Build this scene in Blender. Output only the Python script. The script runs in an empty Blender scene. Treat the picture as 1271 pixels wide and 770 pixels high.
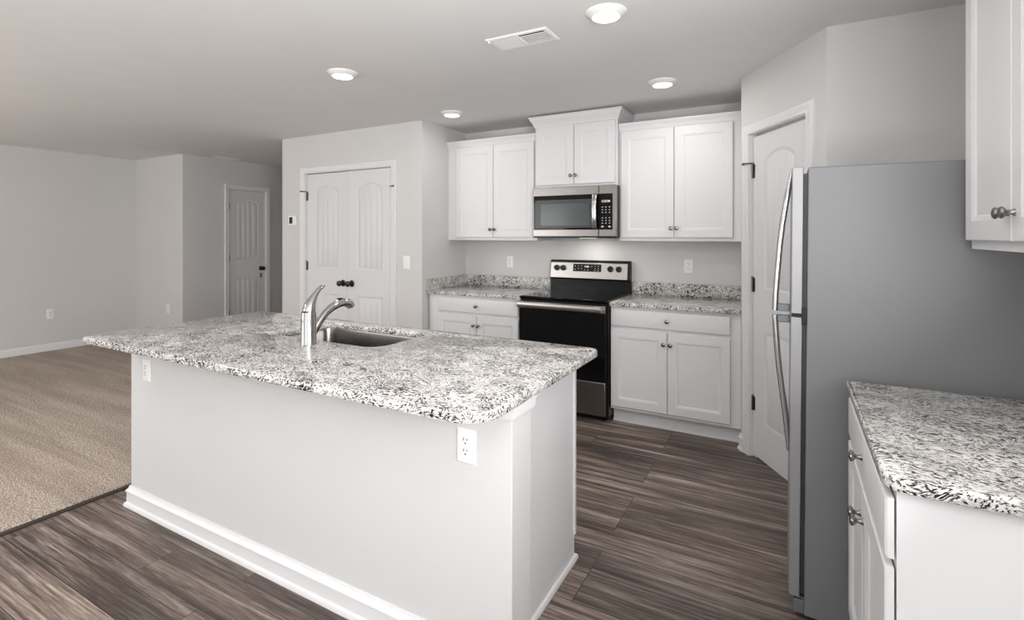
import bpy, bmesh, math, random
from mathutils import Vector, Matrix
random.seed(7)
S = bpy.context.scene
C = S.collection
PI = math.pi

# ------------------------------------------------------------------ camera, world, lights, exposure
F, TH, YH = 629.85, math.radians(28.74), 292.87
cam = bpy.data.cameras.new('camera')
co = bpy.data.objects.new('camera', cam); C.objects.link(co)
co.location = (1.9574, -4.3142, 1.4073)
co.rotation_euler = (PI/2, 0, TH)
cam.sensor_fit = 'HORIZONTAL'; cam.sensor_width = 36.0
cam.lens = F*36.0/1271.0
cam.shift_y = (YH-385.0)/1271.0
cam.clip_start = 0.02
S.camera = co

w = bpy.data.worlds.new('sky'); S.world = w; w.use_nodes = True
bg = w.node_tree.nodes['Background']
bg.inputs['Color'].default_value = (0.93, 0.96, 1.0, 1); bg.inputs['Strength'].default_value = 1.2

def area(name, loc, rot, sx, sy, power, color=(1, 1, 1), shape='RECTANGLE', spread=PI):
    l = bpy.data.lights.new(name, 'AREA'); l.shape = shape; l.size = sx; l.size_y = sy
    l.energy = power; l.color = color; l.spread = spread
    o = bpy.data.objects.new(name, l); C.objects.link(o)
    o.location = loc; o.rotation_euler = rot
    return o
# daylight entering through the glazed openings of the wall behind the camera
area('daylight_patio_opening', (1.15, -7.02, 1.15), (PI/2+0.25, 0, 0), 3.0, 2.0, 4, (1.0, 0.99, 0.98))
area('daylight_window_opening', (-3.6, -7.02, 1.35), (PI/2+0.2, 0, 0), 2.3, 1.5, 38, (1.0, 0.975, 0.955))
# added fill panels low at the rear openings, aimed up to brighten the ceiling
area('ceiling_fill_right', (1.15, -6.95, 0.35), (PI/2+1.3, 0, 0), 3.0, 0.5, 45, (1.0, 1.0, 1.0), spread=2.3)
area('ceiling_fill_left', (-3.6, -6.95, 0.75), (PI/2+1.2, 0, 0), 2.3, 0.4, 52, (1.0, 0.99, 0.98), spread=2.3)
# added fill panel in an invented right wall opening, brightens the island end
area('side_fill', (2.76, -4.4, 1.45), (PI/2+0.72, 0, PI/2), 1.5, 1.2, 112, (1.0, 0.995, 0.99))
area('carpeted_room_fill', (-2.45, -4.1, 2.42), (0, 0, 0), 0.35, 0.35, 15, (1.0, 0.97, 0.94), 'DISK')  # added fill disc out of view, brightens the left walls and carpet
CAN_POWER = 2.7
CAN_COLOR = (1.0, 0.97, 0.94)
S.view_settings.view_transform = 'Standard'
S.view_settings.look = 'None'
S.view_settings.exposure = 0.28
S.view_settings.gamma = 1.0
S.view_settings.use_curve_mapping = False

# ------------------------------------------------------------------ materials
def lin(r, g=None, b=None):
    if g is None: g = b = r
    f = lambda c: (c/255/12.92) if c/255 <= 0.04045 else ((c/255+0.055)/1.055)**2.4
    return (f(r), f(g), f(b), 1)

class NT:
    def __init__(s, name):
        s.m = bpy.data.materials.new(name); s.m.use_nodes = True
        s.t = s.m.node_tree; s.b = s.t.nodes['Principled BSDF']
    def n(s, typ, **k):
        x = s.t.nodes.new(typ)
        for a, v in k.items():
            if a.startswith('i_'): x.inputs[a[2:].replace('_', ' ')].default_value = v
            else: setattr(x, a, v)
        return x
    def l(s, a, b): s.t.links.new(a, b)
    def coords(s, scale=(1, 1, 1), rot=(0, 0, 0), loc=(0, 0, 0), kind='Object'):
        tc = s.n('ShaderNodeTexCoord'); mp = s.n('ShaderNodeMapping')
        mp.inputs['Scale'].default_value = scale; mp.inputs['Rotation'].default_value = rot; mp.inputs['Location'].default_value = loc
        s.l(tc.outputs[kind], mp.inputs['Vector']); return mp.outputs['Vector']
    def noise(s, vec, scale, detail=2, rough=0.5, dist=0.0):
        x = s.n('ShaderNodeTexNoise'); x.inputs['Scale'].default_value = scale; x.inputs['Detail'].default_value = detail
        x.inputs['Roughness'].default_value = rough; x.inputs['Distortion'].default_value = dist
        s.l(vec, x.inputs['Vector']); return x.outputs['Fac']
    def ramp(s, fac, stops, interp='LINEAR'):
        x = s.n('ShaderNodeValToRGB'); x.color_ramp.interpolation = interp
        e = x.color_ramp.elements
        while len(e) < len(stops): e.new(0.5)
        for k, (p, c) in enumerate(stops): e[k].position = p; e[k].color = c
        s.l(fac, x.inputs['Fac']); return x.outputs['Color']
    def mix(s, fac, a, b, mode='MIX'):
        x = s.n('ShaderNodeMix', data_type='RGBA', blend_type=mode)
        for v, i in ((fac, 0), (a, 6), (b, 7)):
            if hasattr(v, 'links'): s.l(v, x.inputs[i])
            else: x.inputs[i].default_value = v
        return x.outputs[2]
    def bump(s, h, strength, dist=0.002):
        x = s.n('ShaderNodeBump'); x.inputs['Strength'].default_value = strength; x.inputs['Distance'].default_value = dist
        s.l(h, x.inputs['Height']); s.l(x.outputs['Normal'], s.b.inputs['Normal'])

def paint(name, col, rough=0.5, var=0.02, bump=0.0, bscale=220, spec=0.5):
    k = NT(name); v = k.coords()
    n = k.noise(v, 3.0, 2)
    a = tuple(c*(1-var) for c in col[:3])+(1,); b = tuple(min(1, c*(1+var)) for c in col[:3])+(1,)
    k.l(k.ramp(n, [(0.3, a), (0.7, b)]), k.b.inputs['Base Color'])
    k.b.inputs['Roughness'].default_value = rough
    k.b.inputs['Specular IOR Level'].default_value = spec
    if bump: k.bump(k.noise(v, bscale, 2), bump)
    return k.m

def metal(name, col, rough, brush=None, spread=0.08):
    k = NT(name)
    k.b.inputs['Metallic'].default_value = 1.0
    v = k.coords(brush or (1, 1, 1))
    n = k.noise(v, 30 if brush else 8, 3)
    a = tuple(c*0.93 for c in col[:3])+(1,); b = tuple(min(1, c*1.05) for c in col[:3])+(1,)
    k.l(k.ramp(n, [(0.3, a), (0.7, b)]), k.b.inputs['Base Color'])
    r = k.ramp(n, [(0.3, (rough-spread/2,)*3+(1,)), (0.7, (rough+spread/2,)*3+(1,))])
    k.l(r, k.b.inputs['Roughness'])
    return k.m

def granite(name):
    k = NT(name); b = k.b
    v0 = k.coords((1, 1, 1), (0.3, 0.2, 0.26))
    warp = k.n('ShaderNodeTexNoise'); warp.inputs['Scale'].default_value = 9; warp.inputs['Detail'].default_value = 2
    k.l(v0, warp.inputs['Vector'])
    wm = k.n('ShaderNodeMix', data_type='RGBA', blend_type='LINEAR_LIGHT'); wm.inputs[0].default_value = 0.045
    k.l(v0, wm.inputs[6]); k.l(warp.outputs['Color'], wm.inputs[7])
    def stretch(sc, rot=(0, 0, 0)):
        mp = k.n('ShaderNodeMapping'); mp.inputs['Scale'].default_value = sc; mp.inputs['Rotation'].default_value = rot
        k.l(wm.outputs[2], mp.inputs['Vector']); return mp.outputs['Vector']
    # pale quartz ground with grey clouds
    cloud = k.noise(stretch((1, 1.6, 1.6)), 14, 4, 0.6)
    base = k.ramp(cloud, [(0.28, lin(176, 173, 170)), (0.42, lin(214, 211, 207)), (0.60, lin(234, 232, 229))])
    # mid-grey crystals
    g = k.noise(stretch((30, 95, 80)), 1.6, 4, 0.65, 0.4)
    gm = k.ramp(g, [(0.548, (0, 0, 0, 1)), (0.605, (1, 1, 1, 1))])
    base = k.mix(gm, base, lin(122, 118, 115))
    # black mica flecks, drawn out along the slab
    d = k.noise(stretch((44, 150, 120), (0, 0, 0.12)), 1.5, 4, 0.66, 0.5)
    patch = k.noise(stretch((1, 1.4, 1.2)), 8, 2)
    pm = k.ramp(patch, [(0.3, (0.09,)*3+(1,)), (0.7, (0.0,)*3+(1,))])
    ad = k.n('ShaderNodeMath', operation='ADD'); k.l(d, ad.inputs[0]); k.l(pm, ad.inputs[1])
    dm = k.ramp(ad.outputs[0], [(0.569, (0, 0, 0, 1)), (0.598, (1, 1, 1, 1))])
    base = k.mix(dm, base, lin(36, 35, 35))
    k.l(base, b.inputs['Base Color'])
    b.inputs['Roughness'].default_value = 0.09
    b.inputs['Specular IOR Level'].default_value = 0.3
    return k.m

def vinyl(name):
    k = NT(name); b = k.b
    v = k.coords()
    br = k.n('ShaderNodeTexBrick'); k.l(v, br.inputs['Vector'])
    br.offset = 0.37; br.offset_frequency = 3; br.squash = 1
    for n_, val in (('Scale', 1.0), ('Mortar Size', 0.0016), ('Mortar Smooth', 0.2), ('Bias', 0.0), ('Brick Width', 1.22), ('Row Height', 0.178)):
        br.inputs[n_].default_value = val
    br.inputs['Color1'].default_value = (0, 0, 0, 1); br.inputs['Color2'].default_value = (1, 1, 1, 1); br.inputs['Mortar'].default_value = (0.5, 0.5, 0.5, 1)
    # shift the grain per plank
    sx = k.n('ShaderNodeCombineXYZ')
    mu = k.n('ShaderNodeMath', operation='MULTIPLY'); mu.inputs[1].default_value = 17.0
    k.l(br.outputs['Color'], mu.inputs[0]); k.l(mu.outputs[0], sx.inputs['X']); k.l(mu.outputs[0], sx.inputs['Z'])
    va = k.n('ShaderNodeVectorMath', operation='ADD'); k.l(v, va.inputs[0]); k.l(sx.outputs[0], va.inputs[1])
    def st(sc):
        mp = k.n('ShaderNodeMapping'); mp.inputs['Scale'].default_value = sc; k.l(va.outputs[0], mp.inputs['Vector']); return mp.outputs['Vector']
    g1 = k.noise(st((1.5, 44, 1)), 1.0, 8, 0.68, 0.7)
    g2 = k.noise(st((9, 240, 1)), 1.0, 4, 0.7, 0.3)
    g3 = k.noise(st((0.9, 11, 1)), 1.0, 4, 0.55, 0.6)
    col = k.ramp(g1, [(0.30, lin(66, 54, 48)), (0.43, lin(114, 100, 92)), (0.54, lin(160, 145, 136)), (0.68, lin(206, 192, 182))])
    col = k.mix(k.ramp(g3, [(0.35, (0.75,)*3+(1,)), (0.65, (0, 0, 0, 1))]), col, lin(66, 54, 49))
    col = k.mix(0.8, col, k.ramp(g2, [(0.32, (0.40,)*3+(1,)), (0.62, (1.1, 1.1, 1.1, 1))]), 'MULTIPLY')
    tone = k.ramp(br.outputs['Color'], [(0.0, (0.62, 0.62, 0.63, 1)), (0.5, (0.9, 0.89, 0.88, 1)), (1.0, (1.12, 1.1, 1.08, 1))])
    col = k.mix(1.0, col, tone, 'MULTIPLY')
    col = k.mix(br.outputs['Fac'], col, lin(34, 28, 25))
    k.l(col, b.inputs['Base Color'])
    r = k.ramp(g1, [(0.3, (0.36,)*3+(1,)), (0.7, (0.5,)*3+(1,))]); k.l(r, b.inputs['Roughness'])
    b.inputs['Specular IOR Level'].default_value = 0.35
    k.bump(g2, 0.25, 0.001)
    return k.m

def carpet_mat(name):
    k = NT(name); b = k.b
    v = k.coords()
    f = k.noise(v, 150, 3, 0.8)
    f2 = k.noise(v, 60, 2, 0.6)
    tr = k.noise(k.coords((0.35, 4.2, 1), (0, 0, 0.05)), 1.6, 3, 0.6, 0.3)
    col = k.ramp(f, [(0.33, lin(78, 66, 57)), (0.46, lin(156, 141, 128)), (0.57, lin(214, 201, 189)), (0.68, lin(240, 230, 220))])
    col = k.mix(k.ramp(tr, [(0.38, (0.32,)*3+(1,)), (0.60, (0, 0, 0, 1))]), col, lin(112, 97, 85))
    k.l(col, b.inputs['Base Color'])
    b.inputs['Roughness'].default_value = 0.95; b.inputs['Specular IOR Level'].default_value = 0.1
    k.bump(f2, 0.9, 0.012)
    return k.m

def emit(name, col, strength):
    k = NT(name); k.b.inputs['Emission Color'].default_value = col; k.b.inputs['Emission Strength'].default_value = strength
    k.b.inputs['Base Color'].default_value = (0.8, 0.8, 0.8, 1)
    return k.m

M_WALL = paint('wall_paint_warm_grey', lin(211, 210, 209), 0.7, 0.012, 0.12, 260)
M_CEIL = paint('ceiling_paint', lin(226, 225, 224), 0.85, 0.012, 0.15, 140)
M_TRIM = paint('white_trim_paint', lin(226, 226, 227), 0.35, 0.006)
M_CAB = paint('white_cabinet_paint', lin(223, 223, 224), 0.33, 0.006)
M_DOOR = paint('white_door_paint', lin(220, 220, 221), 0.4, 0.006)
M_PLAST = paint('white_plastic', lin(238, 238, 236), 0.3, 0.004)
M_GRAN = granite('speckled_granite')
M_VINYL = vinyl('brown_wood_plank')
M_CARP = carpet_mat('beige_carpet_pile')
M_DARKTRIM = paint('dark_brown_strip', lin(52, 43, 38), 0.5, 0.1)
M_STEEL = metal('brushed_stainless', (0.47, 0.45, 0.435, 1), 0.27, (1, 40, 400))
M_STEELV = metal('brushed_stainless_upright', (0.31, 0.31, 0.315, 1), 0.45, (400, 400, 2)); M_STEELV.node_tree.nodes['Principled BSDF'].inputs['Metallic'].default_value = 0.4
M_STEELD = metal('brushed_stainless_dark', (0.30, 0.285, 0.275, 1), 0.27, (1, 40, 400))
M_SINK = metal('sink_steel', (0.27, 0.255, 0.245, 1), 0.24, (3, 60, 60))
M_CHROME = metal('polished_steel', (0.56, 0.555, 0.55, 1), 0.16)
M_NICKEL = metal('satin_nickel', (0.26, 0.26, 0.26, 1), 0.2)
M_BRONZE = metal('dark_bronze', (0.055, 0.05, 0.048, 1), 0.3)
M_HINGE = metal('hinge_steel', (0.16, 0.155, 0.15, 1), 0.35)
M_BLACKGL = paint('black_glass', (0.004, 0.004, 0.0045, 1), 0.05, 0.05, spec=0.22)
M_BLACK = paint('black_enamel', (0.008, 0.008, 0.0085, 1), 0.25, 0.05, spec=0.3)
M_WINDOW = paint('smoked_window_glass', lin(74, 79, 81), 0.16, 0.03)
M_BEZEL = paint('dark_screen_print', lin(52, 53, 55), 0.25, 0.03)
M_RUBBER = paint('dark_gasket', lin(44, 44, 46), 0.6, 0.05)
M_FRIDGE = paint('grey_textured_steel', lin(117, 118, 120), 0.42, 0.015, 0.06, 500)
M_GREYPL = paint('grey_plastic', lin(104, 107, 110), 0.4, 0.02)
M_SLOT = paint('black_slot', (0.01, 0.01, 0.01, 1), 0.6, 0.02)
M_DISPLAY = emit('lit_digits', (0.85, 0.95, 1.0, 1), 0.55)
M_LEGEND = paint('pale_legend_print', lin(190, 192, 194), 0.5, 0.02)
M_DIFF = emit('lamp_diffuser', (1.0, 0.97, 0.93, 1), 4.0)

M_DIFF2 = emit('task_lamp_lens', (1.0, 0.95, 0.88, 1), 2.5)

# ------------------------------------------------------------------ mesh helpers
class MB:
    def __init__(s): s.v = []; s.f = []
    def add(s, vs, fs):
        o = len(s.v); s.v += [tuple(p) for p in vs]; s.f += [tuple(i+o for i in f) for f in fs]; return s
    def box(s, x0, x1, y0, y1, z0, z1):
        vs = [(x, y, z) for z in (z0, z1) for y in (y0, y1) for x in (x0, x1)]
        return s.add(vs, [(0, 1, 3, 2), (4, 6, 7, 5), (0, 4, 5, 1), (2, 3, 7, 6), (0, 2, 6, 4), (1, 5, 7, 3)])
    def rings(s, rings, closed=True, cap0=True, cap1=True):
        n = len(rings[0]); vs = [p for r in rings for p in r]; fs = []
        for a in range(len(rings)-1):
            for i in range(n if closed else n-1):
                j = (i+1) % n
                fs.append((a*n+i, a*n+j, (a+1)*n+j, (a+1)*n+i))
        if cap0: fs.append(tuple(range(n)))
        if cap1: fs.append(tuple((len(rings)-1)*n+i for i in range(n)))
        return s.add(vs, fs)
    def prism(s, poly, z0, z1):            # plan polygon extruded in z
        return s.rings([[(x, y, z0) for x, y in poly], [(x, y, z1) for x, y in poly]])
    def lathe(s, prof, c=(0, 0, 0), axis='z', seg=24, cap0=True, cap1=True, sgn=1):
        rs = []
        for r, h in prof:
            ring = []
            for i in range(seg):
                a = 2*PI*i/seg; p, q = r*math.cos(a), r*math.sin(a); h2 = h*sgn
                ring.append({'z': (c[0]+p, c[1]+q, c[2]+h2), 'y': (c[0]+p, c[1]+h2, c[2]+q), 'x': (c[0]+h2, c[1]+p, c[2]+q)}[axis])
            rs.append(ring)
        return s.rings(rs, True, cap0, cap1)
    def tube(s, path, rad, seg=14, flat=1.0, up=(1, 0, 0)):
        P = [Vector(p) for p in path]; rs = []
        for i, p in enumerate(P):
            t = (P[min(i+1, len(P)-1)]-P[max(i-1, 0)]).normalized()
            u = Vector(up); u = (u-t*u.dot(t)).normalized(); v = t.cross(u)
            r = rad[i] if isinstance(rad, (list, tuple)) else rad
            rs.append([tuple(p+u*(r*math.cos(2*PI*k/seg))+v*(r*flat*math.sin(2*PI*k/seg))) for k in range(seg)])
        return s.rings(rs)
    def sweep_plan(s, path, prof, out=1, closed=False):   # prof: (outward, z); path in plan; out=+1 left of travel, -1 right
        P = [Vector((p[0], p[1])) for p in path]; n = len(P); rs = []
        for i in range(n):
            d0 = (P[i]-P[i-1]).normalized() if (i > 0 or closed) else None
            d1 = (P[(i+1) % n]-P[i]).normalized() if (i < n-1 or closed) else None
            d0 = d0 or d1; d1 = d1 or d0
            n0 = Vector((-d0.y, d0.x))*out; n1 = Vector((-d1.y, d1.x))*out
            m = n0+n1; m = m/ max(m.length_squared/2, 1e-6)
            rs.append([(P[i].x+m.x*o, P[i].y+m.y*o, z) for o, z in prof])
        return s.rings(rs, True, True, True)
    def casing(s, u0, u1, vt, prof, v0=0.0):               # door casing, profile (outward, protrusion)
        rs = [[(u0-o, -p, v0) for o, p in prof], [(u0-o, -p, vt+o) for o, p in prof],
              [(u1+o, -p, vt+o) for o, p in prof], [(u1+o, -p, v0) for o, p in prof]]
        return s.rings(rs)
    def build(s, name, mat, parent=None, bevel=0.0, smooth=True, seg=2, angle=35):
        me = bpy.data.meshes.new(name); me.from_pydata(s.v, [], s.f)
        bm = bmesh.new(); bm.from_mesh(me)
        bmesh.ops.recalc_face_normals(bm, faces=bm.faces[:]); bm.to_mesh(me); bm.free()
        me.materials.append(mat)
        if smooth:
            for p in me.polygons: p.use_smooth = True
            me.set_sharp_from_angle(angle=math.radians(angle))
        o = bpy.data.objects.new(name, me); C.objects.link(o)
        if parent: o.parent = parent
        if bevel:
            m = o.modifiers.new('edge', 'BEVEL'); m.width = bevel; m.segments = seg; m.limit_method = 'ANGLE'; m.angle_limit = math.radians(40)
            m.harden_normals = False
        return o

def tag(o, label=None, cat=None, group=None, kind=None):
    if label: o['label'] = label
    if cat: o['category'] = cat
    if group: o['group'] = group
    if kind: o['kind'] = kind
    return o
def thing(name, loc, rotz, label, cat, group=None, kind=None):
    o = bpy.data.objects.new(name, None); C.objects.link(o); o.empty_display_size = 0.1
    o.location = loc; o.rotation_euler = (0, 0, rotz)
    return tag(o, label, cat, group, kind)
def struct(o, label, cat): return tag(o, label, cat, None, 'structure')
def copy_tree(o, parent=None):
    c = o.copy(); C.objects.link(c)
    if parent: c.parent = parent
    for ch in list(o.children): copy_tree(ch, c)
    return c
def lettering(name, text, size, loc, rot, mat, parent, align='CENTER', ext=0.0004):
    cu = bpy.data.curves.new(name, 'FONT'); cu.body = text; cu.size = size; cu.align_x = align; cu.align_y = 'CENTER'; cu.extrude = ext
    t = bpy.data.objects.new(name+'_text', cu); C.objects.link(t)
    bpy.context.view_layer.update()
    me = bpy.data.meshes.new_from_object(t); bpy.data.objects.remove(t)
    me.materials.clear(); me.materials.append(mat)
    o = bpy.data.objects.new(name, me); C.objects.link(o); o.parent = parent; o.location = loc; o.rotation_euler = rot
    return o

def rounded(pts, seg=8):                                   # [(x, y, r)] counter-clockwise -> outline
    out = []; n = len(pts)
    for i, (x, y, r) in enumerate(pts):
        p = Vector((x, y)); a = (Vector(pts[i-1][:2])-p).normalized(); b = (Vector(pts[(i+1) % n][:2])-p).normalized()
        if r <= 0: out.append((x, y)); continue
        c = p+(a+b)*r; s0 = p+a*r-c; s1 = p+b*r-c
        a0 = math.atan2(s0.y, s0.x); a1 = math.atan2(s1.y, s1.x)
        while a1 < a0: a1 += 2*PI
        if a1-a0 > PI: a1 -= 2*PI
        for k in range(seg+1):
            t = a0+(a1-a0)*k/seg; out.append((c.x+r*math.cos(t), c.y+r*math.sin(t)))
    return out
def inset(poly, d):
    n = len(poly); out = []
    for i in range(n):
        p = Vector(poly[i]); e0 = (p-Vector(poly[i-1])); e1 = (Vector(poly[(i+1) % n])-p)
        n0 = Vector((-e0.y, e0.x)).normalized(); n1 = Vector((-e1.y, e1.x)).normalized()
        m = n0+n1; m = m/max(m.length_squared/2, 1e-6); out.append((p.x+m.x*d, p.y+m.y*d))
    return out
def slab(outer, z0, z1, hole=None):
    mb = MB(); prof = [(0.002, z0), (0.0, z0+0.003), (0.0, z1-0.007), (0.002, z1-0.002), (0.007, z1)]
    def walls(poly, sg):
        mb.rings([[(x, y, z) for x, y in inset(poly, d*sg)] for d, z in prof], True, False, False)
    walls(outer, 1)
    if hole: walls(hole, -1)
    for d, z in ((0.002, z0), (0.007, z1)):
        bm = bmesh.new(); es = []
        for poly, sg in ((outer, 1), (hole, -1)):
            if not poly: continue
            vs = [bm.verts.new((x, y, z)) for x, y in inset(poly, d*sg)]
            es += [bm.edges.new((vs[i], vs[(i+1) % len(vs)])) for i in range(len(vs))]
        bmesh.ops.triangle_fill(bm, edges=es, use_beauty=True)
        bm.verts.index_update()
        mb.add([v.co[:] for v in bm.verts], [[v.index for v in f.verts] for f in bm.faces]); bm.free()
    # merge coincident vertices on build
    return mb
def build_slab(mb, name, mat, parent=None):
    o = mb.build(name, mat, parent)
    bm = bmesh.new(); bm.from_mesh(o.data); bmesh.ops.remove_doubles(bm, verts=bm.verts[:], dist=0.0002)
    bmesh.ops.recalc_face_normals(bm, faces=bm.faces[:]); bm.to_mesh(o.data); bm.free()
    for p in o.data.polygons: p.use_smooth = True
    o.data.set_sharp_from_angle(angle=math.radians(50))
    return o

# ------------------------------------------------------------------ the room
H = 2.447
XA, XB, XL, XR = -0.9455, 0.0255, 0.7737, 1.6734           # range wall: left corner, range gap, pantry corner
YC = -0.7029
A0 = (1.6734, -0.6466); B0 = (2.1162, -1.3468)
LA = math.hypot(B0[0]-A0[0], B0[1]-A0[1]); RA = math.atan2(B0[1]-A0[1], B0[0]-A0[0])
XD = -2.8506
XW = 2.78; XLEFT = -5.9205; YJ = -0.683; XJ = -4.7925; YR = -7.0; CARP = -1.311
TW = 0.12

struct(MB().box(XLEFT-TW, XW+TW, YR-TW, 2.72, -0.1, 0).build('floor', M_VINYL), 'brown grey wood plank floor of the kitchen', 'floor')
tag(MB().prism([(XLEFT, YR), (CARP-0.002, YR), (CARP-0.002, YC-0.001), (XD, YC-0.001), (XD, 2.6), (XJ, 2.6), (XJ, YJ), (XLEFT, YJ)], 0.0, 0.014).build('carpet', M_CARP, bevel=0.006), 'beige brown cut pile carpet left of the island', 'carpet', None, 'stuff')
struct(MB().prism([(CARP, YR), (CARP+0.034, YR), (CARP+0.034, YC), (CARP, YC)], 0, 0.007).build('trim_1', M_DARKTRIM, bevel=0.002), 'dark strip where carpet meets wood floor', 'trim')
struct(MB().box(XLEFT-TW, XW+TW, YR-TW, 2.72, H, H+0.1).build('ceiling', M_CEIL), 'flat pale grey ceiling', 'ceiling')
def wall(name, mb, label): return struct(mb.build(name, M_WALL), label, 'wall')
wall('wall_back', MB().box(XA, XR+TW, 0, TW, 0, H), 'grey wall behind the range')
wall('wall_left', MB().box(XLEFT-TW, XLEFT, YR-TW, YJ+TW, 0, H), 'far left wall of the carpeted room')
wall('wall_jog', MB().box(XLEFT, XJ-TW, YJ, YJ+TW, 0, H), 'narrow lighter wall face jutting out at the carpeted room')
DJ0, DJ1, DTOP = -0.073, 0.475, 2.046
wall('wall_hall', MB().box(XJ-TW, XJ, YJ, DJ0-0.02, 0, H).box(XJ-TW, XJ, DJ1+0.02, 2.72, 0, H).box(XJ-TW, XJ, DJ0-0.02, DJ1+0.02, DTOP+0.02, H), 'wall holding the narrow single door')
wall('wall_hall_end', MB().box(XJ, -2.7306, 2.6, 2.72, 0, H), 'end wall of the passage')
XD = -2.8506
DC0, DC1, DM = -2.486, -1.310, -1.898
wall('wall_closet', MB().box(XD, DC0-0.02, YC, YC+TW, 0, H).box(DC1+0.02, XA, YC, YC+TW, 0, H).box(DC0-0.02, DC1+0.02, YC, YC+TW, DTOP+0.024, H), 'wall holding the double doors')
wall('wall_closet_right', MB().box(XA-TW, XA, YC+TW, TW, 0, H), 'side wall left of the range wall cabinets')
wall('wall_closet_left', MB().box(XD, XD+TW, YC+TW, 2.6, 0, H), 'passage side of the closet')
wall('wall_pantry_side', MB().prism([(XR, 0), (XR, A0[1]+0.0005), (XR+0.1, A0[1]-0.1), (XR+TW, 0)], 0, H), 'pantry side beside the right cabinets')
S0, S1 = 0.111, 0.670                                       # pantry door slab along the slanted wall
o = wall('wall_pantry', MB().box(0, S0-0.02, 0, TW, 0, H).box(S1+0.02, LA, 0, TW, 0, H).box(S0-0.02, S1+0.02, 0, TW, DTOP+0.02, H), 'slanted wall holding the pantry door')
o.location = (A0[0], A0[1], 0); o.rotation_euler = (0, 0, RA)
wall('wall_fridge', MB().box(B0[0], XW, B0[1], B0[1]+TW, 0, H), 'wall behind the refrigerator')
wall('wall_right', MB().box(XW, XW+TW, YR, -5.2, 0, H).box(XW, XW+TW, -5.2, -3.6, 0, 0.8).box(XW, XW+TW, -5.2, -3.6, 2.1, H).box(XW, XW+TW, -3.6, B0[1]+TW, 0, H), 'right wall behind the counter')
wall('wall_rear', MB().box(XLEFT, -4.75, YR-TW, YR, 0, H).box(-4.75, -2.45, YR-TW, YR, 0, 0.6).box(-4.75, -2.45, YR-TW, YR, 2.1, H)
     .box(-2.45, -0.35, YR-TW, YR, 0, H).box(-0.35, 2.65, YR-TW, YR, 2.2, H).box(-0.35, 2.65, YR-TW, YR, 0, 0.1).box(2.65, XW+TW, YR-TW, YR, 0, H), 'wall with the daylight openings behind the camera')

BASE = [(0, 0), (0.014, 0), (0.014, 0.062), (0.010, 0.074), (0.008, 0.082), (0.003, 0.09), (0, 0.09)]
BASE2 = [(0, 0), (0.026, 0), (0.026, 0.008), (0.022, 0.018), (0.015, 0.022), (0.015, 0.070), (0.019, 0.074), (0.019, 0.080), (0.012, 0.088), (0.008, 0.094), (0.006, 0.104), (0, 0.104)]
def base(name, path, out, label, prof=BASE, lift=0.0):
    return struct(MB().sweep_plan(path, [(a, b+lift) for a, b in prof], out).build(name, M_TRIM), label, 'baseboard')
base('baseboard_left', [(XLEFT, YR), (XLEFT, YJ), (XJ, YJ), (XJ, DJ0-0.066)], -1, 'white baseboard along the carpeted room', lift=0.012)
base('baseboard_closet', [(XD, YC), (DC0-0.07, YC)], -1, 'white baseboard left of the double doors', lift=0.012)
base('baseboard_closet_right', [(DC1+0.07, YC), (XA, YC), (XA, -0.62)], -1, 'white baseboard right of the double doors')
pa = lambda s, off=0: (A0[0]+math.cos(RA)*s+math.sin(RA)*off, A0[1]+math.sin(RA)*s-math.cos(RA)*off)
base('baseboard_pantry', [pa(-0.004), pa(S0-0.062)], -1, 'short white baseboard left of the pantry door', BASE2)
base('baseboard_fridge', [pa(S1+0.065), B0, (XW, B0[1])], -1, 'white baseboard behind the refrigerator')

# ------------------------------------------------------------------ doors
CAS = [(0, 0), (0, 0.010), (0.006, 0.014), (0.020, 0.011), (0.030, 0.014), (0.045, 0.018), (0.056, 0.018), (0.060, 0.012), (0.060, 0)]
def frame_origin(name, loc, rotz, W, top, label, z0=0.0):
    mb = MB().casing(-0.008, W+0.008, top+0.008, CAS, z0)
    mb.box(-0.0195, -0.0035, 0.0, 0.115, z0, top+0.0035).box(W+0.0035, W+0.0195, 0.0, 0.115, z0, top+0.0035).box(-0.0195, W+0.0195, 0.0, 0.115, top+0.0035, top+0.0195)
    mb.box(-0.0035, 0.008, 0.062, 0.08, z0, top).box(W-0.008, W+0.0035, 0.062, 0.08, z0, top).box(0.0, W, 0.062, 0.08, top-0.008, top+0.0035)
    o = mb.build(name, M_TRIM); o.location = loc; o.rotation_euler = (0, 0, rotz)
    return struct(o, label, 'trim')

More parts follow.
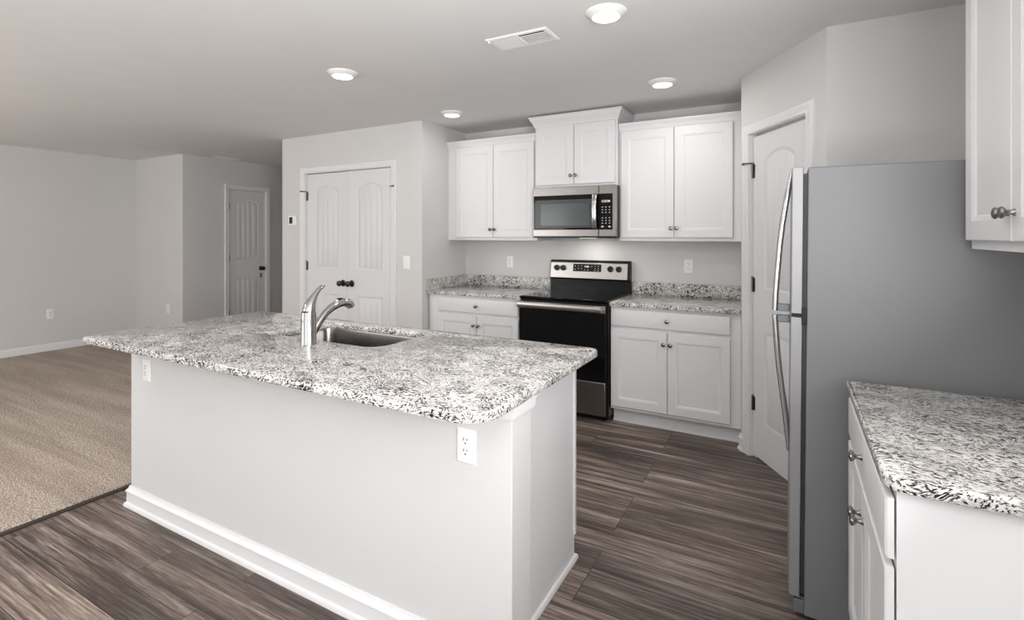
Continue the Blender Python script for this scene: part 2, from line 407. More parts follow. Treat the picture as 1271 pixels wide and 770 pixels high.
def panel_outline(u0, u1, v0, vs, vp, d=0.0, n=14):          # closed CCW; vs = springing, vp = peak (vp == vs: rectangle)
    a0, a1, b0 = u0+d, u1-d, v0+d
    if vp <= vs+1e-6: return [(a0, b0), (a1, b0), (a1, vs-d), (a0, vs-d)]
    h = (u1-u0)/2; rise = vp-vs; R = (h*h+rise*rise)/(2*rise); cx = (u0+u1)/2; cz = vp-R; r = R-d
    pts = [(a0, b0), (a1, b0)]
    ah = math.asin(min(1, (h-d)/r))
    for k in range(n+1):
        t = ah-2*ah*k/n; pts.append((cx+r*math.sin(t), cz+r*math.cos(t)))
    return pts
def arch_door(name, loc, rotz, W, label, stile, p_bot, p_spring, p_peak, q_bot, q_top, hinge_left, bottom=0.012, top=DTOP, knob=True, stop=False, under_knob=None, planks=4, hz=(1.82, 1.095, 0.34), D=0.005):
    root = thing(name, loc, rotz, label, 'door', None, 'structure')
    mb = MB(); Y = 0.022                         # slab face set back from the wall face
    mb.box(0, W, Y+D, Y+0.036, bottom, top)
    mb.box(0, stile, Y, Y+D, bottom, top).box(W-stile, W, Y, Y+D, bottom, top)
    mb.box(stile, W-stile, Y, Y+D, bottom, q_bot).box(stile, W-stile, Y, Y+D, q_top, p_bot)
    arc = panel_outline(stile, W-stile, p_bot, p_spring, p_peak)[2:]
    arc = [(W-stile, p_spring)]+arc[1:-1]+[(stile, p_spring)]
    mb.rings([[(u, Y, v) for u, v in arc], [(u, Y, top) for u, v in arc]], False, False, False)
    for (b, s_, p_) in ((p_bot, p_spring, p_peak), (q_bot, q_top, q_top)):
        L = [panel_outline(stile, W-stile, b, s_, p_, d) for d in (0.0, 0.003, 0.012, 0.019, 0.022)]
        ys = (Y, Y+0.0012, Y+D*0.52, Y+D, Y+D)
        mb.rings([[(u, y, v) for u, v in l] for l, y in zip(L, ys)], True, False, False)
        # raised planks
        u0, u1 = stile+0.0205, W-stile-0.0205; pw = (u1-u0)/planks
        h = (W-2*stile)/2; rise = p_-s_
        def topv(u):
            if rise < 1e-6: return s_-0.0205
            R = (h*h+rise*rise)/(2*rise); r = R-0.0205; x = u-W/2
            return p_-R+math.sqrt(max(r*r-x*x, 0))
        for k in range(planks):
            a, c = u0+pw*k, u0+pw*(k+1)
            us = [a+(c-a)*t/6 for t in range(7)]
            def ring(ins, y):
                uu = [a+ins+(c-a-2*ins)*t/6 for t in range(7)]
                return [(uu[0], y, b+0.0205+ins), (uu[-1], y, b+0.0205+ins)]+[(u, y, topv(u)-ins) for u in reversed(uu)]
            mb.rings([ring(0, Y+D), ring(0.008, Y+D*0.4)], True, False, True)
    mb.build('slab', M_DOOR, root, bevel=0)
    hx = -0.002 if hinge_left else W+0.002
    for i, z in enumerate(hz):
        hb = MB().lathe([(0.0065, 0), (0.0065, 0.09)], (hx, Y-0.006, z-0.045), 'z', 12).lathe([(0.008, 0), (0.004, 0.008)], (hx, Y-0.006, z+0.045), 'z', 12)
        sg = 1 if hinge_left else -1
        hb.box(min(hx, hx+sg*0.022), max(hx, hx+sg*0.022), Y-0.0015, Y+0.001, z-0.044, z+0.044)
        ho = hb.build('hinge', M_HINGE if i != 1 or not stop else M_HINGE, root)
        if stop and i == 0:
            sb = MB().tube([(hx, Y-0.008, z+0.05), (hx-sg*0.006, Y-0.040, z+0.05), (hx-sg*0.014, Y-0.049, z+0.05), (hx-sg*0.036, Y-0.049, z+0.05)], 0.0048, 8, up=(0, 0, 1))
            sb.lathe([(0.008, 0), (0.008, 0.010)], (hx-sg*0.040, Y-0.049, z+0.05), 'x', 10)
            sb.tube([(hx, Y-0.008, z+0.05), (hx+sg*0.03, Y-0.02, z+0.05)], 0.003, 8, up=(0, 0, 1))
            sb.build('door_stop', M_HINGE, ho)
    if knob:
        kx = W-0.058 if hinge_left else 0.058
        MB().lathe([(0.0, 0.0), (0.033, 0.0), (0.033, 0.004), (0.028, 0.009), (0.014, 0.012), (0.011, 0.030), (0.016, 0.034), (0.026, 0.042), (0.029, 0.052), (0.026, 0.062), (0.014, 0.068), (0.0, 0.069)],
                   (kx, Y, 0.935), 'y', 24, sgn=-1, cap0=False, cap1=False).build('knob', M_BRONZE, root)
        if under_knob == 'plate':
            MB().box(kx-0.016, kx+0.016, Y-0.003, Y, 0.80, 0.865).build('grey_plate', M_GREYPL, root, bevel=0.002)  # small grey rectangle on the slab below the knob
    return root
wl = DM-0.0015-DC0
frame_origin('trim_2', (DC0, YC, 0), 0, DC1-DC0, DTOP+0.004, 'white casing around the double doors', 0)
pd = dict(p_bot=1.075, p_spring=1.868, p_peak=1.927, q_bot=0.235, q_top=0.822)
arch_door('door_1', (DC0, YC, 0), 0, wl, 'left leaf of the white double doors with arched plank panels', 0.124, hinge_left=True, top=2.046, stop=True, **pd)
arch_door('door_2', (DM+0.0015, YC, 0), 0, DC1-DM-0.0015, 'right leaf of the white double doors with arched plank panels', 0.124, hinge_left=False, top=2.049, stop=True, **pd)
frame_origin('trim_3', (XJ, DJ0, 0), PI/2, DJ1-DJ0, DTOP, 'white casing around the narrow single door', 0.012)
arch_door('door_3', (XJ, DJ0, 0), PI/2, DJ1-DJ0, 'narrow white single door with arched plank panel across the carpet', 0.10, hinge_left=True, bottom=0.024, top=2.040, under_knob='plate', D=0.009, **pd)
frame_origin('trim_4', (A0[0]+math.cos(RA)*S0, A0[1]+math.sin(RA)*S0, 0), RA, S1-S0, DTOP, 'white casing around the pantry door', 0)
arch_door('door_4', (A0[0]+math.cos(RA)*S0, A0[1]+math.sin(RA)*S0, 0), RA, S1-S0, 'white pantry door with arched plank panel behind the refrigerator', 0.122, hinge_left=True, top=2.036, bottom=0.014, stop=True, **pd)

# ------------------------------------------------------------------ cabinet kit (local: x along the front, front at y=0, body behind)
KNOB = [(0.0, 0.0), (0.009, 0.0), (0.007, 0.004), (0.0055, 0.012), (0.007, 0.016), (0.013, 0.020), (0.0155, 0.0245), (0.013, 0.029), (0.006, 0.0315), (0.0, 0.032)]
def knob(parent, x, z, y=-0.02):
    return MB().lathe(KNOB, (x, y, z), 'y', 20, sgn=-1, cap0=False, cap1=False).build('knob', M_NICKEL, parent)
def cab_door(parent, x0, x1, z0, z1, kx, kz, fr=0.058, t=0.02):
    mb = MB(); D = 0.009
    def rect(d): return [(x0+d, z0+d), (x1-d, z0+d), (x1-d, z1-d), (x0+d, z1-d)]
    L = [(0, -0.0035), (0, -t+0.003), (0.003, -t), (fr, -t), (fr+0.003, -t+0.0015), (fr+0.007, -t+0.0025), (fr+0.017, -t+D)]
    mb.rings([[(u, y, v) for u, v in rect(d)] for d, y in L], True, False, False)
    rc = rect(fr+0.017); mb.add([(u, -t+D, v) for u, v in rc], [(0, 1, 2, 3)]); mb.add([(u, -0.0035, v) for u, v in rect(0)], [(0, 1, 2, 3)])
    o = mb.build('door', M_CAB, parent, angle=20)
    knob(o, kx, kz, -t)
    return o
def drawer(parent, x0, x1, z0, z1, t=0.02):
    mb = MB()
    def rect(d): return [(x0+d, z0+d), (x1-d, z0+d), (x1-d, z1-d), (x0+d, z1-d)]
    mb.rings([[(u, y, v) for u, v in rect(d)] for d, y in ((0, -0.0035), (0, -t+0.005), (0.004, -t+0.001), (0.007, -t))], True, True, True)
    o = mb.build('drawer', M_CAB, parent, angle=20); knob(o, (x0+x1)/2, (z0+z1)/2, -t); return o
def base_cabinet(loc, rotz, W, d0, d1, label, depth=0.605, doors=2):
    r = thing('base_cabinet', loc, rotz, label, 'cabinet', 'white base cabinets')
    MB().box(0, W, 0, depth, 0.114, 0.884).build('carcass', M_CAB, r, bevel=0.001)
    tb = MB().box(0.0, W, 0.075, depth, 0, 0.1135)
    tb.rings([[(0, 0.075-a, b), (W, 0.075-a, b)][::1] for a, b in ((0, 0.0), (0.012, 0.0), (0.012, 0.010), (0.008, 0.018), (0, 0.02))], False, False, False)
    tb.build('toe_kick', M_CAB, r)
    drawer(r, d0, d1, 0.736, 0.862)
    m = (d0+d1)/2
    cab_door(r, d0, m-0.0025, 0.138, 0.716, m-0.024, 0.634)
    cab_door(r, m+0.0025, d1, 0.138, 0.716, m+0.024, 0.634)
    return r
def wall_cabinet(loc, rotz, W, z0, z1, d0, d1, dz0, dz1, label, depth, crown, ends=(True, True), drop=0.0):
    r = thing('wall_cabinet', loc, rotz, label, 'cabinet', 'white wall cabinets')
    zz = loc[2]
    MB().box(0, W, 0, depth, z0-zz, z1-zz).build('carcass', M_CAB, r, bevel=0.001)
    m = (d0+d1)/2; kz = dz0+0.072-zz
    cab_door(r, d0, m-0.0025, dz0-zz, dz1-zz, m-0.022, kz)
    cab_door(r, m+0.0025, d1, dz0-zz, dz1-zz, m+0.022, kz)
    path = [(0, depth), (0, 0), (W, 0), (W, depth)]
    if not ends[0]: path = path[1:]
    if not ends[1]: path = path[:-1]
    MB().sweep_plan(path, [(a, b-zz) for a, b in crown], -1).build('crown', M_CAB, r, angle=25)
    return r
def crown_profile(zb, zt, out):
    h = zt-zb
    return [(0, zb), (0.006, zb), (0.008, zb+0.12*h), (out*0.35, zb+0.32*h), (out*0.62, zb+0.58*h), (out*0.82, zb+0.74*h), (out*0.86, zb+0.86*h), (out, zb+0.88*h), (out, zt), (0, zt)]

base_cabinet((XA+0.012, -0.61, 0), 0, XB-XA-0.014, 0.1095, 0.9305, 'white base cabinet left of the range, mostly behind the island')
base_cabinet((XL, -0.61, 0), 0, XR-XL-0.004, 0.0055, 0.831, 'white two door base cabinet between the range and the pantry door')
base_cabinet((2.15, -2.25, 0), -PI/2, 0.764, 0.006, 0.7605, 'white base cabinet in the near right corner beside the refrigerator', depth=0.62)

cr1 = crown_profile(2.248, 2.306, 0.030)
wall_cabinet((XA+0.002, -0.305, 1.366), 0, XB-XA-0.016, 1.366, 2.25, 0.101, 0.928, 1.393, 2.238, 'white two door wall cabinet left of the microwave', 0.3045, cr1, (False, False))
wall_cabinet((0.748, -0.305, 1.366), 0, XR-0.751, 1.366, 2.25, 0.018, 0.845, 1.393, 2.238, 'white two door wall cabinet between the microwave and the pantry door', 0.3045, cr1, (False, False))
wall_cabinet((0.0125, -0.345, 1.814), 0, 0.7325, 1.814, 2.355, 0.012, 0.715, 1.838, 2.338, 'short white wall cabinet above the microwave with taller crown', 0.3445, crown_profile(2.343, 2.430, 0.048))
wall_cabinet((2.46, -2.21, 1.366), -PI/2, 0.80, 1.366, 2.25, 0.02, 0.778, 1.393, 2.238, 'white wall cabinet at the top right corner beside the refrigerator', 0.319, cr1, (True, True))

# ------------------------------------------------------------------ countertops
CT0, CT1 = 0.884, 0.914
t = thing('countertop', (XA, -0.648, CT0), 0, 'speckled granite countertop left of the range', 'countertop', 'granite countertops on the range wall')
build_slab(slab([(0.001, 0), (XB-XA-0.001, 0), (XB-XA-0.001, 0.6475), (0.001, 0.6475)], 0, 0.03), 'slab', M_GRAN, t)
build_slab(slab([(0.021, 0.6275), (XB-XA-0.001, 0.6275), (XB-XA-0.001, 0.6475), (0.021, 0.6475)], 0.0302, 0.132), 'backsplash', M_GRAN, t)
build_slab(slab([(0.001, 0.004), (0.021, 0.004), (0.021, 0.6475), (0.001, 0.6475)], 0.0302, 0.132), 'side_splash', M_GRAN, t)
t = thing('countertop', (XL, -0.648, CT0), 0, 'speckled granite countertop between the range and the pantry door', 'countertop', 'granite countertops on the range wall')
build_slab(slab([(0.001, 0), (XR-XL-0.003, 0), (XR-XL-0.003, 0.6475), (0.001, 0.6475)], 0, 0.03), 'slab', M_GRAN, t)
build_slab(slab([(0.001, 0.6275), (XR-XL-0.003, 0.6275), (XR-XL-0.003, 0.6475), (0.001, 0.6475)], 0.0302, 0.132), 'backsplash', M_GRAN, t)
o = build_slab(slab(rounded([(2.126, -3.034, 0.045), (XW-0.002, -3.034, 0), (XW-0.002, -2.243, 0), (2.126, -2.243, 0.004)]), CT0, CT1), 'countertop', M_GRAN)
tag(o, 'speckled granite countertop in the near right corner beside the refrigerator', 'countertop')

IX0, IX1, IY0, IY1 = -1.0926, 1.2265, -3.1516, -2.178
HOLE = rounded([(-0.35, -2.648, 0.075), (0.362, -2.648, 0.085), (0.362, -2.268, 0.06), (-0.35, -2.268, 0.06)])
o = build_slab(slab(rounded([(IX0, IY0, 0.03), (IX1, IY0, 0.115), (IX1, IY1, 0.045), (IX0, IY1, 0.04)], 12), CT0, CT1, HOLE), 'island_countertop', M_GRAN)
tag(o, 'large speckled granite slab topping the kitchen island', 'countertop')

# ------------------------------------------------------------------ island base
KX0, KX1, KY0, KY1 = -1.0625, 1.207, -2.946, -2.816
t = thing('kitchen_island', (0.07, -2.6, 0), 0, 'white kitchen island base with drywall front and baseboard', 'island')
ox, oy = 0.07, -2.6
def isl(mb):
    mb.v = [(x-ox, y-oy, z) for x, y, z in mb.v]; return mb
M_KNEE = paint('knee_wall_paint', lin(209, 209, 209), 0.55, 0.008, 0.12, 260)
isl(MB().box(KX0, KX1, KY0, KY1, 0, 0.883)).build('knee_wall', M_KNEE, t, bevel=0.002)
isl(MB().box(1.117, 1.135, -2.815, -2.252, 0.0, 0.883)).build('end_panel', M_CAB, t, bevel=0.001)
isl(MB().box(-1.05, -1.032, -2.815, -2.252, 0.0, 0.883)).build('end_panel', M_CAB, t, bevel=0.001)
isl(MB().box(-1.05, -0.40, -2.262, -2.244, 0.114, 0.883).box(0.40, 1.141, -2.262, -2.244, 0.114, 0.883).box(-0.40, 0.40, -2.262, -2.244, 0.114, 0.66).box(-1.032, 1.117, -2.815, -2.262, 0.10, 0.114)).build('face_frame', M_CAB, t)
isl(MB().sweep_plan([(KX0, -2.82), (KX0, KY0), (KX1, KY0), (KX1, KY1), (1.1352, KY1)], BASE2, -1)).build('baseboard', M_TRIM, t)
isl(MB().sweep_plan([(1.1352, KY1), (1.1352, -2.244), (1.10, -2.244)], [(0, 0), (0.011, 0), (0.011, 0.010), (0.008, 0.019), (0.004, 0.022), (0, 0.022)], -1)).build('shoe_moulding', M_TRIM, t)
isl(MB().sweep_plan([(KX0, -2.82), (KX0, KY0), (KX1, KY0), (KX1, KY1+0.012), (1.1352, KY1+0.012)], [(0, 0.839), (0.006, 0.839), (0.008, 0.846), (0.008, 0.868), (0.013, 0.872), (0.013, 0.8825), (0, 0.8825)], -1)).build('cap_trim', M_TRIM, t)

# ------------------------------------------------------------------ sink and faucet
sk = thing('kitchen_sink', (0.005, -2.458, 0.68), 0, 'undermount stainless sink set in the island countertop', 'sink')
def ringz(poly, d, z): return [(x-0.005, y+2.458, z-0.68) for x, y in inset(poly, d)]
big = inset(HOLE, -0.004)
mb = MB(); mb.rings([ringz(HOLE, -0.022, 0.8832), ringz(HOLE, 0.001, 0.8832), ringz(HOLE, 0.003, 0.875), ringz(HOLE, 0.008, 0.76), ringz(HOLE, 0.016, 0.715), ringz(HOLE, 0.034, 0.698), ringz(HOLE, 0.058, 0.694)], True, False, True)
mb.build('bowl', M_SINK, sk)
MB().lathe([(0.0, 0.016), (0.030, 0.016), (0.036, 0.019), (0.043, 0.0175), (0.045, 0.0145)], (0, 0, 0), 'z', 24, cap0=False, cap1=False).build('drain', M_CHROME, sk)
fx, fy = 0.030, -2.730
fa = thing('faucet', (fx, fy, CT1), 0, 'brushed single lever kitchen faucet standing at the island sink', 'faucet')
MB().lathe([(0.0, 0.0005), (0.036, 0.0005), (0.036, 0.004), (0.0345, 0.007), (0.034, 0.11), (0.032, 0.142), (0.031, 0.146)], (0, 0, 0), 'z', 28, cap0=False, cap1=False).build('body', M_CHROME, fa)
pth = [(0, 0.0, 0.146), (0, 0.002, 0.156), (0, 0.006, 0.170), (0, 0.013, 0.188), (0, 0.026, 0.208), (0, 0.042, 0.228), (0, 0.060, 0.245), (0, 0.078, 0.256), (0, 0.088, 0.261)]
MB().tube(pth, [0.031, 0.0305, 0.028, 0.023, 0.017, 0.0125, 0.0105, 0.010, 0.006], 20, 0.9).build('lever', M_CHROME, fa)
sp = [(0, 0.012, 0.030), (0, 0.030, 0.052), (0, 0.048, 0.078), (0, 0.072, 0.105), (0, 0.100, 0.130), (0, 0.135, 0.150), (0, 0.170, 0.163), (0, 0.200, 0.167)]
MB().tube(sp, [0.014, 0.0165, 0.0165, 0.016, 0.0165, 0.0185, 0.020, 0.0205], 20).build('spout', M_CHROME, fa)
hd = [(0, 0.200, 0.167), (0, 0.222, 0.166), (0, 0.240, 0.158), (0, 0.250, 0.147), (0, 0.253, 0.138)]
h = MB().tube(hd, [0.0208, 0.0222, 0.0225, 0.0215, 0.019], 20).build('spray_head', M_CHROME, fa)
MB().box(-0.008, 0.008, 0.170, 0.196, 0.184, 0.190).build('spray_button', M_BLACK, h, bevel=0.002)

# ------------------------------------------------------------------ range
rg = thing('electric_range', (0.03, 0, 0), 0, 'freestanding stainless range with black glass cooktop and oven door', 'range')
RW = 0.738
MB().box(0.0, RW, -0.645, -0.055, 0.045, 0.895).box(0.04, RW-0.04, -0.60, -0.1, 0.002, 0.045).build('body', M_BLACK, rg, bevel=0.003)
ctp = MB().box(-0.001, RW+0.001, -0.668, -0.062, 0.897, 0.923).build('cooktop', M_BLACKGL, rg, bevel=0.006, seg=3)
for (bx, by, br_) in ((0.19, -0.20, 0.075), (0.55, -0.20, 0.09), (0.19, -0.49, 0.10), (0.55, -0.49, 0.075)):
    MB().lathe([(br_-0.002, 0.9233), (br_, 0.9234), (br_+0.002, 0.9233)], (bx, by, 0), 'z', 40, cap0=False, cap1=False).build('burner_ring', M_BEZEL, ctp)
od = MB().box(0.006, RW-0.012, -0.686, -0.646, 0.318, 0.884).build('oven_door', M_BLACK, rg, bevel=0.003)
MB().box(0.006, RW-0.012, -0.690, -0.6865, 0.318, 0.826).build('door_glass', M_BLACKGL, od, bevel=0.002)
MB().box(0.006, RW-0.012, -0.694, -0.6865, 0.829, 0.882).build('door_band', M_STEEL, od, bevel=0.002)
hb = MB()
hb.rings([[(x, -0.742+0.012*a, 0.860+0.024*b) for a, b in ((-1, -0.5), (-0.6, -0.9), (0.6, -0.9), (1, -0.5), (1, 0.6), (0.6, 1), (-0.6, 1), (-1, 0.6))] for x in (0.016, 0.02, RW-0.030, RW-0.026)])
hb.box(0.016, 0.040, -0.732, -0.694, 0.848, 0.872).box(RW-0.050, RW-0.026, -0.732, -0.694, 0.848, 0.872)
hb.build('oven_handle', M_STEEL, od, bevel=0.003)
dr = MB().box(0.006, RW-0.014, -0.690, -0.646, 0.062, 0.312).build('storage_drawer', M_STEELD, rg, bevel=0.004)
# backguard, tilted control panel
bgp = [(-0.003, 0.898), (-0.058, 0.898), (-0.060, 1.020), (-0.072, 1.026), (-0.050, 1.180), (-0.040, 1.190), (-0.003, 1.190)]
GX0, GX1 = -0.004, 0.737
bgd = MB().rings([[(x, y, z) for y, z in bgp] for x in (GX0, GX1)]).build('backguard', M_BLACK, rg, bevel=0.004)
def tilt(u, f, d=0.0):                                      # point on the control face; f 0..1 bottom to top
    y = -0.0725+(-0.0505+0.0725)*f-d; z = 1.028+(1.178-1.028)*f; return (GX0+u, y, z)
WG = GX1-GX0
def face_plate(u0, u1, f0, f1, th, name, mat, parent, bev=0.0015):
    mbp = MB(); a = [tilt(u0, f0, 0.0), tilt(u1, f0, 0.0), tilt(u1, f1, 0.0), tilt(u0, f1, 0.0)]; b = [tilt(u0, f0, th), tilt(u1, f0, th), tilt(u1, f1, th), tilt(u0, f1, th)]
    return mbp.rings([a, b]).build(name, mat, parent, bevel=bev)
face_plate(0.006, WG-0.022, 0.02, 0.93, 0.003, 'control_panel', M_STEEL, bgd)
dsp = face_plate(0.225, 0.487, 0.42, 0.86, 0.0045, 'display', M_BLACKGL, bgd)
rt = (math.atan2(0.150, 0.022), 0, 0)
lettering('display', '12:00', 0.020, tilt(0.352, 0.71, 0.0049), rt, M_DISPLAY, bgd)
for k, (u, f) in enumerate([(0.245, 0.74), (0.245, 0.54), (0.275, 0.74), (0.275, 0.60), (0.305, 0.74), (0.305, 0.60), (0.335, 0.52), (0.365, 0.52), (0.400, 0.72), (0.430, 0.76), (0.430, 0.62), (0.430, 0.50), (0.460, 0.76), (0.460, 0.62), (0.460, 0.50)]):
    face_plate(u-0.005, u+0.005, f-0.014, f+0.014, 0.0048, 'touch_key', M_LEGEND, bgd, 0)
for u in (0.068, 0.130, WG-0.172, WG-0.098):
    p = tilt(u, 0.60, 0.003)
    kb = MB().lathe([(0.0, 0.0), (0.026, 0.0), (0.026, 0.004), (0.0225, 0.006), (0.021, 0.026), (0.018, 0.029), (0, 0.029)], (0, 0, 0), 'y', 24, sgn=-1, cap0=False, cap1=False)
    kb.box(-0.0045, 0.0045, -0.034, -0.02, -0.019, 0.019)
    ko = kb.build('control_knob', M_BLACK, bgd); ko.location = p; ko.rotation_euler = (rt[0]-PI/2, 0, 0)

# ------------------------------------------------------------------ microwave
mw = thing('microwave_oven', (0.022, -0.410, 1.389), 0, 'stainless over the range microwave with black glass door', 'microwave')
W_, H_ = 0.733, 0.424
MB().box(0.002, W_-0.002, 0.032, 0.409, 0.012, H_-0.002).build('body', M_BEZEL, mw, bevel=0.002)
MB().box(0.004, W_-0.004, 0.012, 0.405, 0.0, 0.012).build('vent_base', M_BLACK, mw)
XS = 0.80*W_
md = MB().box(0.0, XS-0.001, 0.0, 0.031, 0.012, H_).build('door', M_STEELD, mw, bevel=0.004)
mc = MB().box(XS+0.001, W_, 0.0, 0.031, 0.012, H_).build('control_panel', M_STEELD, mw, bevel=0.004)
MB().box(0.008, XS-0.0012, -0.0025, 0.001, 0.068, 0.356).build('door_glass', M_BLACKGL, md, bevel=0.001)
MB().box(0.022, 0.730*W_, -0.0032, -0.002, 0.086, 0.318).build('window_border', M_BEZEL, md)
wn = MB().box(0.075, 0.695*W_, -0.0038, -0.003, 0.104, 0.284).build('window', M_WINDOW, md)
MB().box(XS+0.0012, 0.958*W_, -0.0025, 0.001, 0.068, 0.356).build('keypad', M_BLACKGL, mc, bevel=0.001)
hp = [(0.765*W_, -0.0025, 0.074), (0.765*W_, -0.022, 0.082), (0.765*W_, -0.036, 0.120), (0.765*W_, -0.042, 0.170), (0.765*W_, -0.044, 0.215), (0.765*W_, -0.042, 0.260), (0.765*W_, -0.036, 0.310), (0.765*W_, -0.022, 0.346), (0.765*W_, -0.0025, 0.352)]
MB().tube(hp, [0.019, 0.020, 0.020, 0.020, 0.020, 0.020, 0.020, 0.020, 0.019], 16, 0.45).build('handle', M_CHROME, md)
lettering('lettering', 'Whirlpool', 0.026, (0.335, -0.0006, 0.391), (PI/2, 0, 0), M_LEGEND, md)
lettering('clock', 'COOK', 0.024, (0.885*W_, -0.0031, 0.294), (PI/2, 0, 0), M_DISPLAY, mc)
for i in range(3):
    for j in range(7):
        if j == 3: continue
        x = (0.845+0.04*i)*W_; z = 0.248-0.0215*j
        MB().box(x-0.005, x+0.005, -0.0031, -0.0024, z-0.0035, z+0.0035).build('key', M_LEGEND, mc)
for x, z in ((0.845, 0.092), (0.925, 0.092)):
    MB().box(x*W_-0.010, x*W_+0.010, -0.0031, -0.0024, z-0.006, z+0.006).build('key', M_LEGEND, mc)

MB().box(0.36, 0.50, 0.16, 0.22, -0.002, 0.0005).build('task_lamp_lens', M_DIFF2, mw)
a = area('task_lamp', (0.43, 0.19, -0.006), (0, 0, 0), 0.12, 0.05, 0.9, (1.0, 0.93, 0.86)); a.parent = mw

# ------------------------------------------------------------------ refrigerator
FX, FYN, FYF, FT = 2.0, -2.190, -1.452, 1.656
fr = thing('refrigerator', (FX, FYN, 0), 0, 'tall stainless top freezer refrigerator with grey side', 'refrigerator')
fr.rotation_euler = (0, 0.0085, 0)
def L(mb):
    mb.v = [(x-FX, y-FYN, z) for x, y, z in mb.v]; return mb
XO = -0.006                                                 # offset so that the leaning body lands on the photo
L(MB().box(2.006+XO, 2.70, FYN, FYF, 0.026, FT)).build('body', M_FRIDGE, fr, bevel=0.005, seg=3)
L(MB().box(2.05, 2.68, FYN+0.03, FYF-0.03, 0.006, 0.026)).build('base', M_BLACK, fr)
def fdoor(name, z0, z1):
    n = 18; front = []
    for i in range(n+1):
        t_ = i/n; y = FYN+(FYF-FYN)*t_
        x = 1.956+XO-0.005*(1-(2*t_-1)**2)
        front.append((x, y))
    poly = [(1.992+XO, FYF)]+[(1.992+XO, FYN)]+front
    return L(MB().prism(poly, z0, z1)).build(name, M_STEELV, fr, bevel=0.003, angle=25)
fz = fdoor('freezer_door', 1.122, FT+0.002)
fd = fdoor('fridge_door', 0.088, 1.110)
L(MB().box(1.993+XO, 2.0055+XO, FYN+0.008, FYF-0.008, 0.10, 1.104).box(1.993+XO, 2.0055+XO, FYN+0.008, FYF-0.008, 1.126, FT-0.022)).build('gasket', M_RUBBER, fr)
L(MB().box(1.958+XO, 2.006+XO, FYN+0.004, FYN+0.07, 1.111, 1.121).box(1.990+XO, 2.0058+XO, FYN-0.002, FYN+0.05, 1.085, 1.145)).build('middle_hinge', M_BLACK, fr, bevel=0.001)
L(MB().box(1.98+XO, 2.05, FYN+0.02, FYF-0.02, 0.028, 0.080)).build('toe_grille', M_GREYPL, fr, bevel=0.002)
L(MB().box(1.972+XO, 2.006+XO, FYN+0.004, FYN+0.06, 0.030, 0.078)).build('foot_cover', M_GREYPL, fr, bevel=0.002)
HY = FYN+0.050
def fhandle(name, pts, parent, brz):
    o_ = L(MB().tube([(x+XO, HY, z) for x, z in pts], [0.007]+[0.0105]*(len(pts)-2)+[0.0105], 16, 1.3, up=(1, 0, 0))).build('handle', M_CHROME, parent)
    L(MB().box(1.912+XO, 1.953+XO, HY-0.016, HY+0.016, brz[0], brz[1])).build('handle_bracket', M_GREYPL, o_, bevel=0.003)
fhandle('handle', [(1.953, 1.640), (1.944, 1.585), (1.936, 1.53), (1.925, 1.45), (1.917, 1.37), (1.910, 1.27), (1.905, 1.19), (1.903, 1.124)], fz, (1.124, 1.150))
fhandle('handle', [(1.953, 0.60), (1.947, 0.68), (1.939, 0.75), (1.929, 0.82), (1.919, 0.90), (1.911, 0.98), (1.906, 1.05), (1.903, 1.108)], fd, (1.082, 1.108))
L(MB().box(1.958+XO, 1.986+XO, FYN+0.62, FYF-0.02, FT, FT+0.012).box(1.975+XO, 2.06, FYN+0.66, FYF-0.03, FT, FT+0.018)).build('top_hinge', M_GREYPL, fr, bevel=0.002)

# ------------------------------------------------------------------ outlets, switch, thermostat
def plate(name, loc, rotz, label, cat, kind='outlet', w=0.072, h=0.116, group='white wall outlets'):
    r = thing(name, loc, rotz, label, cat, group)
    def ring(d, y): return [(-w/2+d, y, -h/2+d), (w/2-d, y, -h/2+d), (w/2-d, y, h/2-d), (-w/2+d, y, h/2-d)]
    MB().rings([ring(0, -0.0002), ring(0, -0.003), ring(0.004, -0.006), ring(0.006, -0.0065)]).build('cover_plate', M_PLAST, r, angle=20)
    if kind == 'outlet':
        b = MB().box(-0.0165, 0.0165, -0.0082, -0.006, -0.0335, 0.0335).build('receptacle', M_PLAST, r, bevel=0.001)
        s = MB()
        for z in (0.019, -0.016):
            s.box(-0.0078, -0.0052, -0.0088, -0.008, z, z+0.009).box(0.0054, 0.0076, -0.0088, -0.008, z+0.001, z+0.008)
            s.lathe([(0.0028, 0.0), (0.0028, 0.0008)], (0, -0.008, z-0.008), 'y', 10, sgn=-1)
        s.build('slots', M_SLOT, b)
    elif kind == 'switch':
        MB().box(-0.0165, 0.0165, -0.0075, -0.006, -0.0335, 0.0335).add([], []).build('rocker', M_PLAST, r, bevel=0.0015)
    return r
plate('wall_outlet', (1.040, KY0, 0.728), 0, 'white outlet under the rounded counter corner of the island', 'outlet', h=0.112)
plate('wall_outlet', (-0.908, KY0, 0.724), 0, 'white outlet at the far left end of the island front', 'outlet', h=0.108)
plate('wall_outlet', (-0.431, 0, 1.154), 0, 'white outlet on the wall left of the range', 'outlet')
plate('wall_outlet', (1.232, 0, 1.159), 0, 'white outlet on the wall right of the range', 'outlet')
plate('wall_outlet', (XLEFT, -1.607, 0.457), PI/2, 'white outlet low on the far left wall above the carpet', 'outlet', h=0.122)
plate('wall_outlet', (-5.131, YJ, 0.457), 0, 'white outlet low on the narrow jutting wall', 'outlet')
plate('light_switch', (-1.125, YC, 1.163), 0, 'white rocker light switch right of the double doors', 'switch', 'switch', group=None, h=0.122, w=0.076)
th = thing('thermostat', (-2.672, YC, 1.569), 0, 'small white thermostat with dark screen left of the double doors', 'thermostat')
MB().box(-0.060, 0.060, -0.020, -0.0002, -0.052, 0.052).build('housing', M_PLAST, th, bevel=0.004)
MB().box(-0.040, 0.010, -0.0215, -0.0195, -0.032, 0.036).build('screen', M_SLOT, th, bevel=0.001)

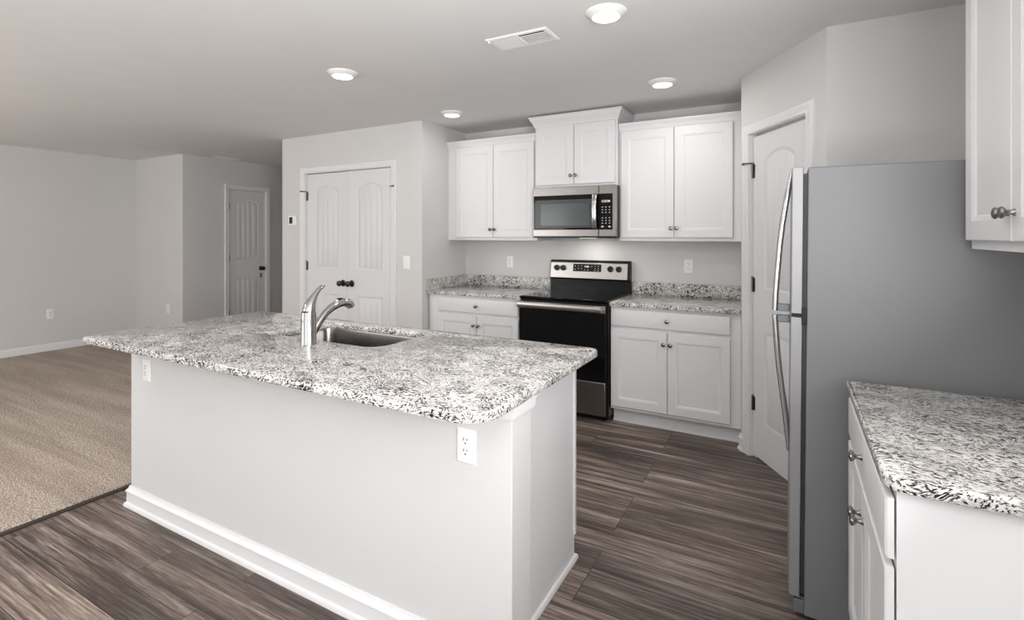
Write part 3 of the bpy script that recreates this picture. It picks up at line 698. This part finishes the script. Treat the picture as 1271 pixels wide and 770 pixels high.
# ------------------------------------------------------------------ ceiling: lamps and vents
def downlight(x, y, label, k=1.0):
    r = thing('ceiling_light', (x, y, H), 0, label, 'light', 'round ceiling lights')
    MB().lathe([(0.094, -0.0002), (0.093, -0.004), (0.086, -0.009), (0.066, -0.024), (0.063, -0.0245)], (0, 0, 0), 'z', 40, cap0=False, cap1=False).build('trim_ring', M_PLAST, r)
    MB().lathe([(0.064, -0.0235), (0.060, -0.0265), (0.04, -0.0285), (0.0, -0.0295)], (0, 0, 0), 'z', 40, cap0=False, cap1=False).build('diffuser', M_DIFF, r)
    a = area('lamp', (0, 0, -0.034), (0, 0, 0), 0.12, 0.12, CAN_POWER*k, CAN_COLOR, 'DISK'); a.parent = r
    return r
downlight(1.206, -2.036, 'round ceiling light at the top centre, largest of the four', 1.4)
downlight(-0.547, -1.996, 'round ceiling light left of the vent, above the island sink', 1.2)
downlight(-0.547, -0.802, 'round ceiling light above the left wall cabinet, smallest of the four', 0.45)
downlight(1.202, -0.826, 'round ceiling light above the right wall cabinet')

v = thing('ceiling_vent', (0.715, -1.936, H), 0, 'white two way ceiling register between the round lights', 'vent')
def vframe(mb, w2, h2, b, z0, z1):
    for (z, d) in ((0, 0),):
        pass
    o4 = lambda d, z: [(-w2+d, -h2+d, z), (w2-d, -h2+d, z), (w2-d, h2-d, z), (-w2+d, h2-d, z)]
    return mb.rings([o4(0, z1), o4(0.001, z0), o4(b*0.45, z0-0.004), o4(b, z0-0.001), o4(b, z1)], True, False, False)
vframe(MB(), 0.178, 0.088, 0.026, -0.004, -0.0002).build('frame', M_PLAST, v, angle=20)
MB().box(-0.152, 0.152, -0.062, 0.062, -0.0015, -0.0004).build('duct_backing', M_SLOT, v)
lv = MB()
for k in range(15):                                         # left bank: louvres turned towards the room, right bank: turned away
    x = -0.148+0.0100*k
    lv.add([(x, -0.062, -0.009), (x+0.0082, -0.062, -0.0030), (x+0.0082, 0.062, -0.0030), (x, 0.062, -0.009)], [(0, 1, 2, 3)])
for k in range(15):
    x = 0.006+0.0100*k
    lv.add([(x, -0.062, -0.0016), (x+0.0030, -0.062, -0.006), (x+0.0030, 0.062, -0.006), (x, 0.062, -0.0016)], [(0, 1, 2, 3)])
for k in range(1, 6):
    y = -0.062+0.0207*k; lv.box(0.004, 0.152, y-0.0012, y+0.0012, -0.0075, -0.003)
lv.box(-0.002, 0.004, -0.062, 0.062, -0.009, -0.0016)
lv.build('louvre', M_PLAST, v, smooth=False)
MB().box(-0.166, -0.158, -0.074, -0.066, -0.016, -0.006).build('lever', M_PLAST, v, bevel=0.001)
v2 = thing('ceiling_vent', (-4.655, -0.205, H), PI/2, 'white return vent in the ceiling by the narrow single door', 'vent')
vframe(MB(), 0.175, 0.060, 0.016, -0.004, -0.0002).build('frame', M_PLAST, v2, angle=20)
l2 = MB()
for k in range(6):
    y = -0.042+0.0145*k; l2.add([(-0.16, y, -0.0016), (-0.16, y+0.011, -0.007), (0.16, y+0.011, -0.007), (0.16, y, -0.0016)], [(0, 1, 2, 3)])
l2.build('louvre', M_PLAST, v2, smooth=False)
MB().box(-0.16, 0.16, -0.045, 0.045, -0.0012, -0.0004).build('duct_backing', M_SLOT, v2)
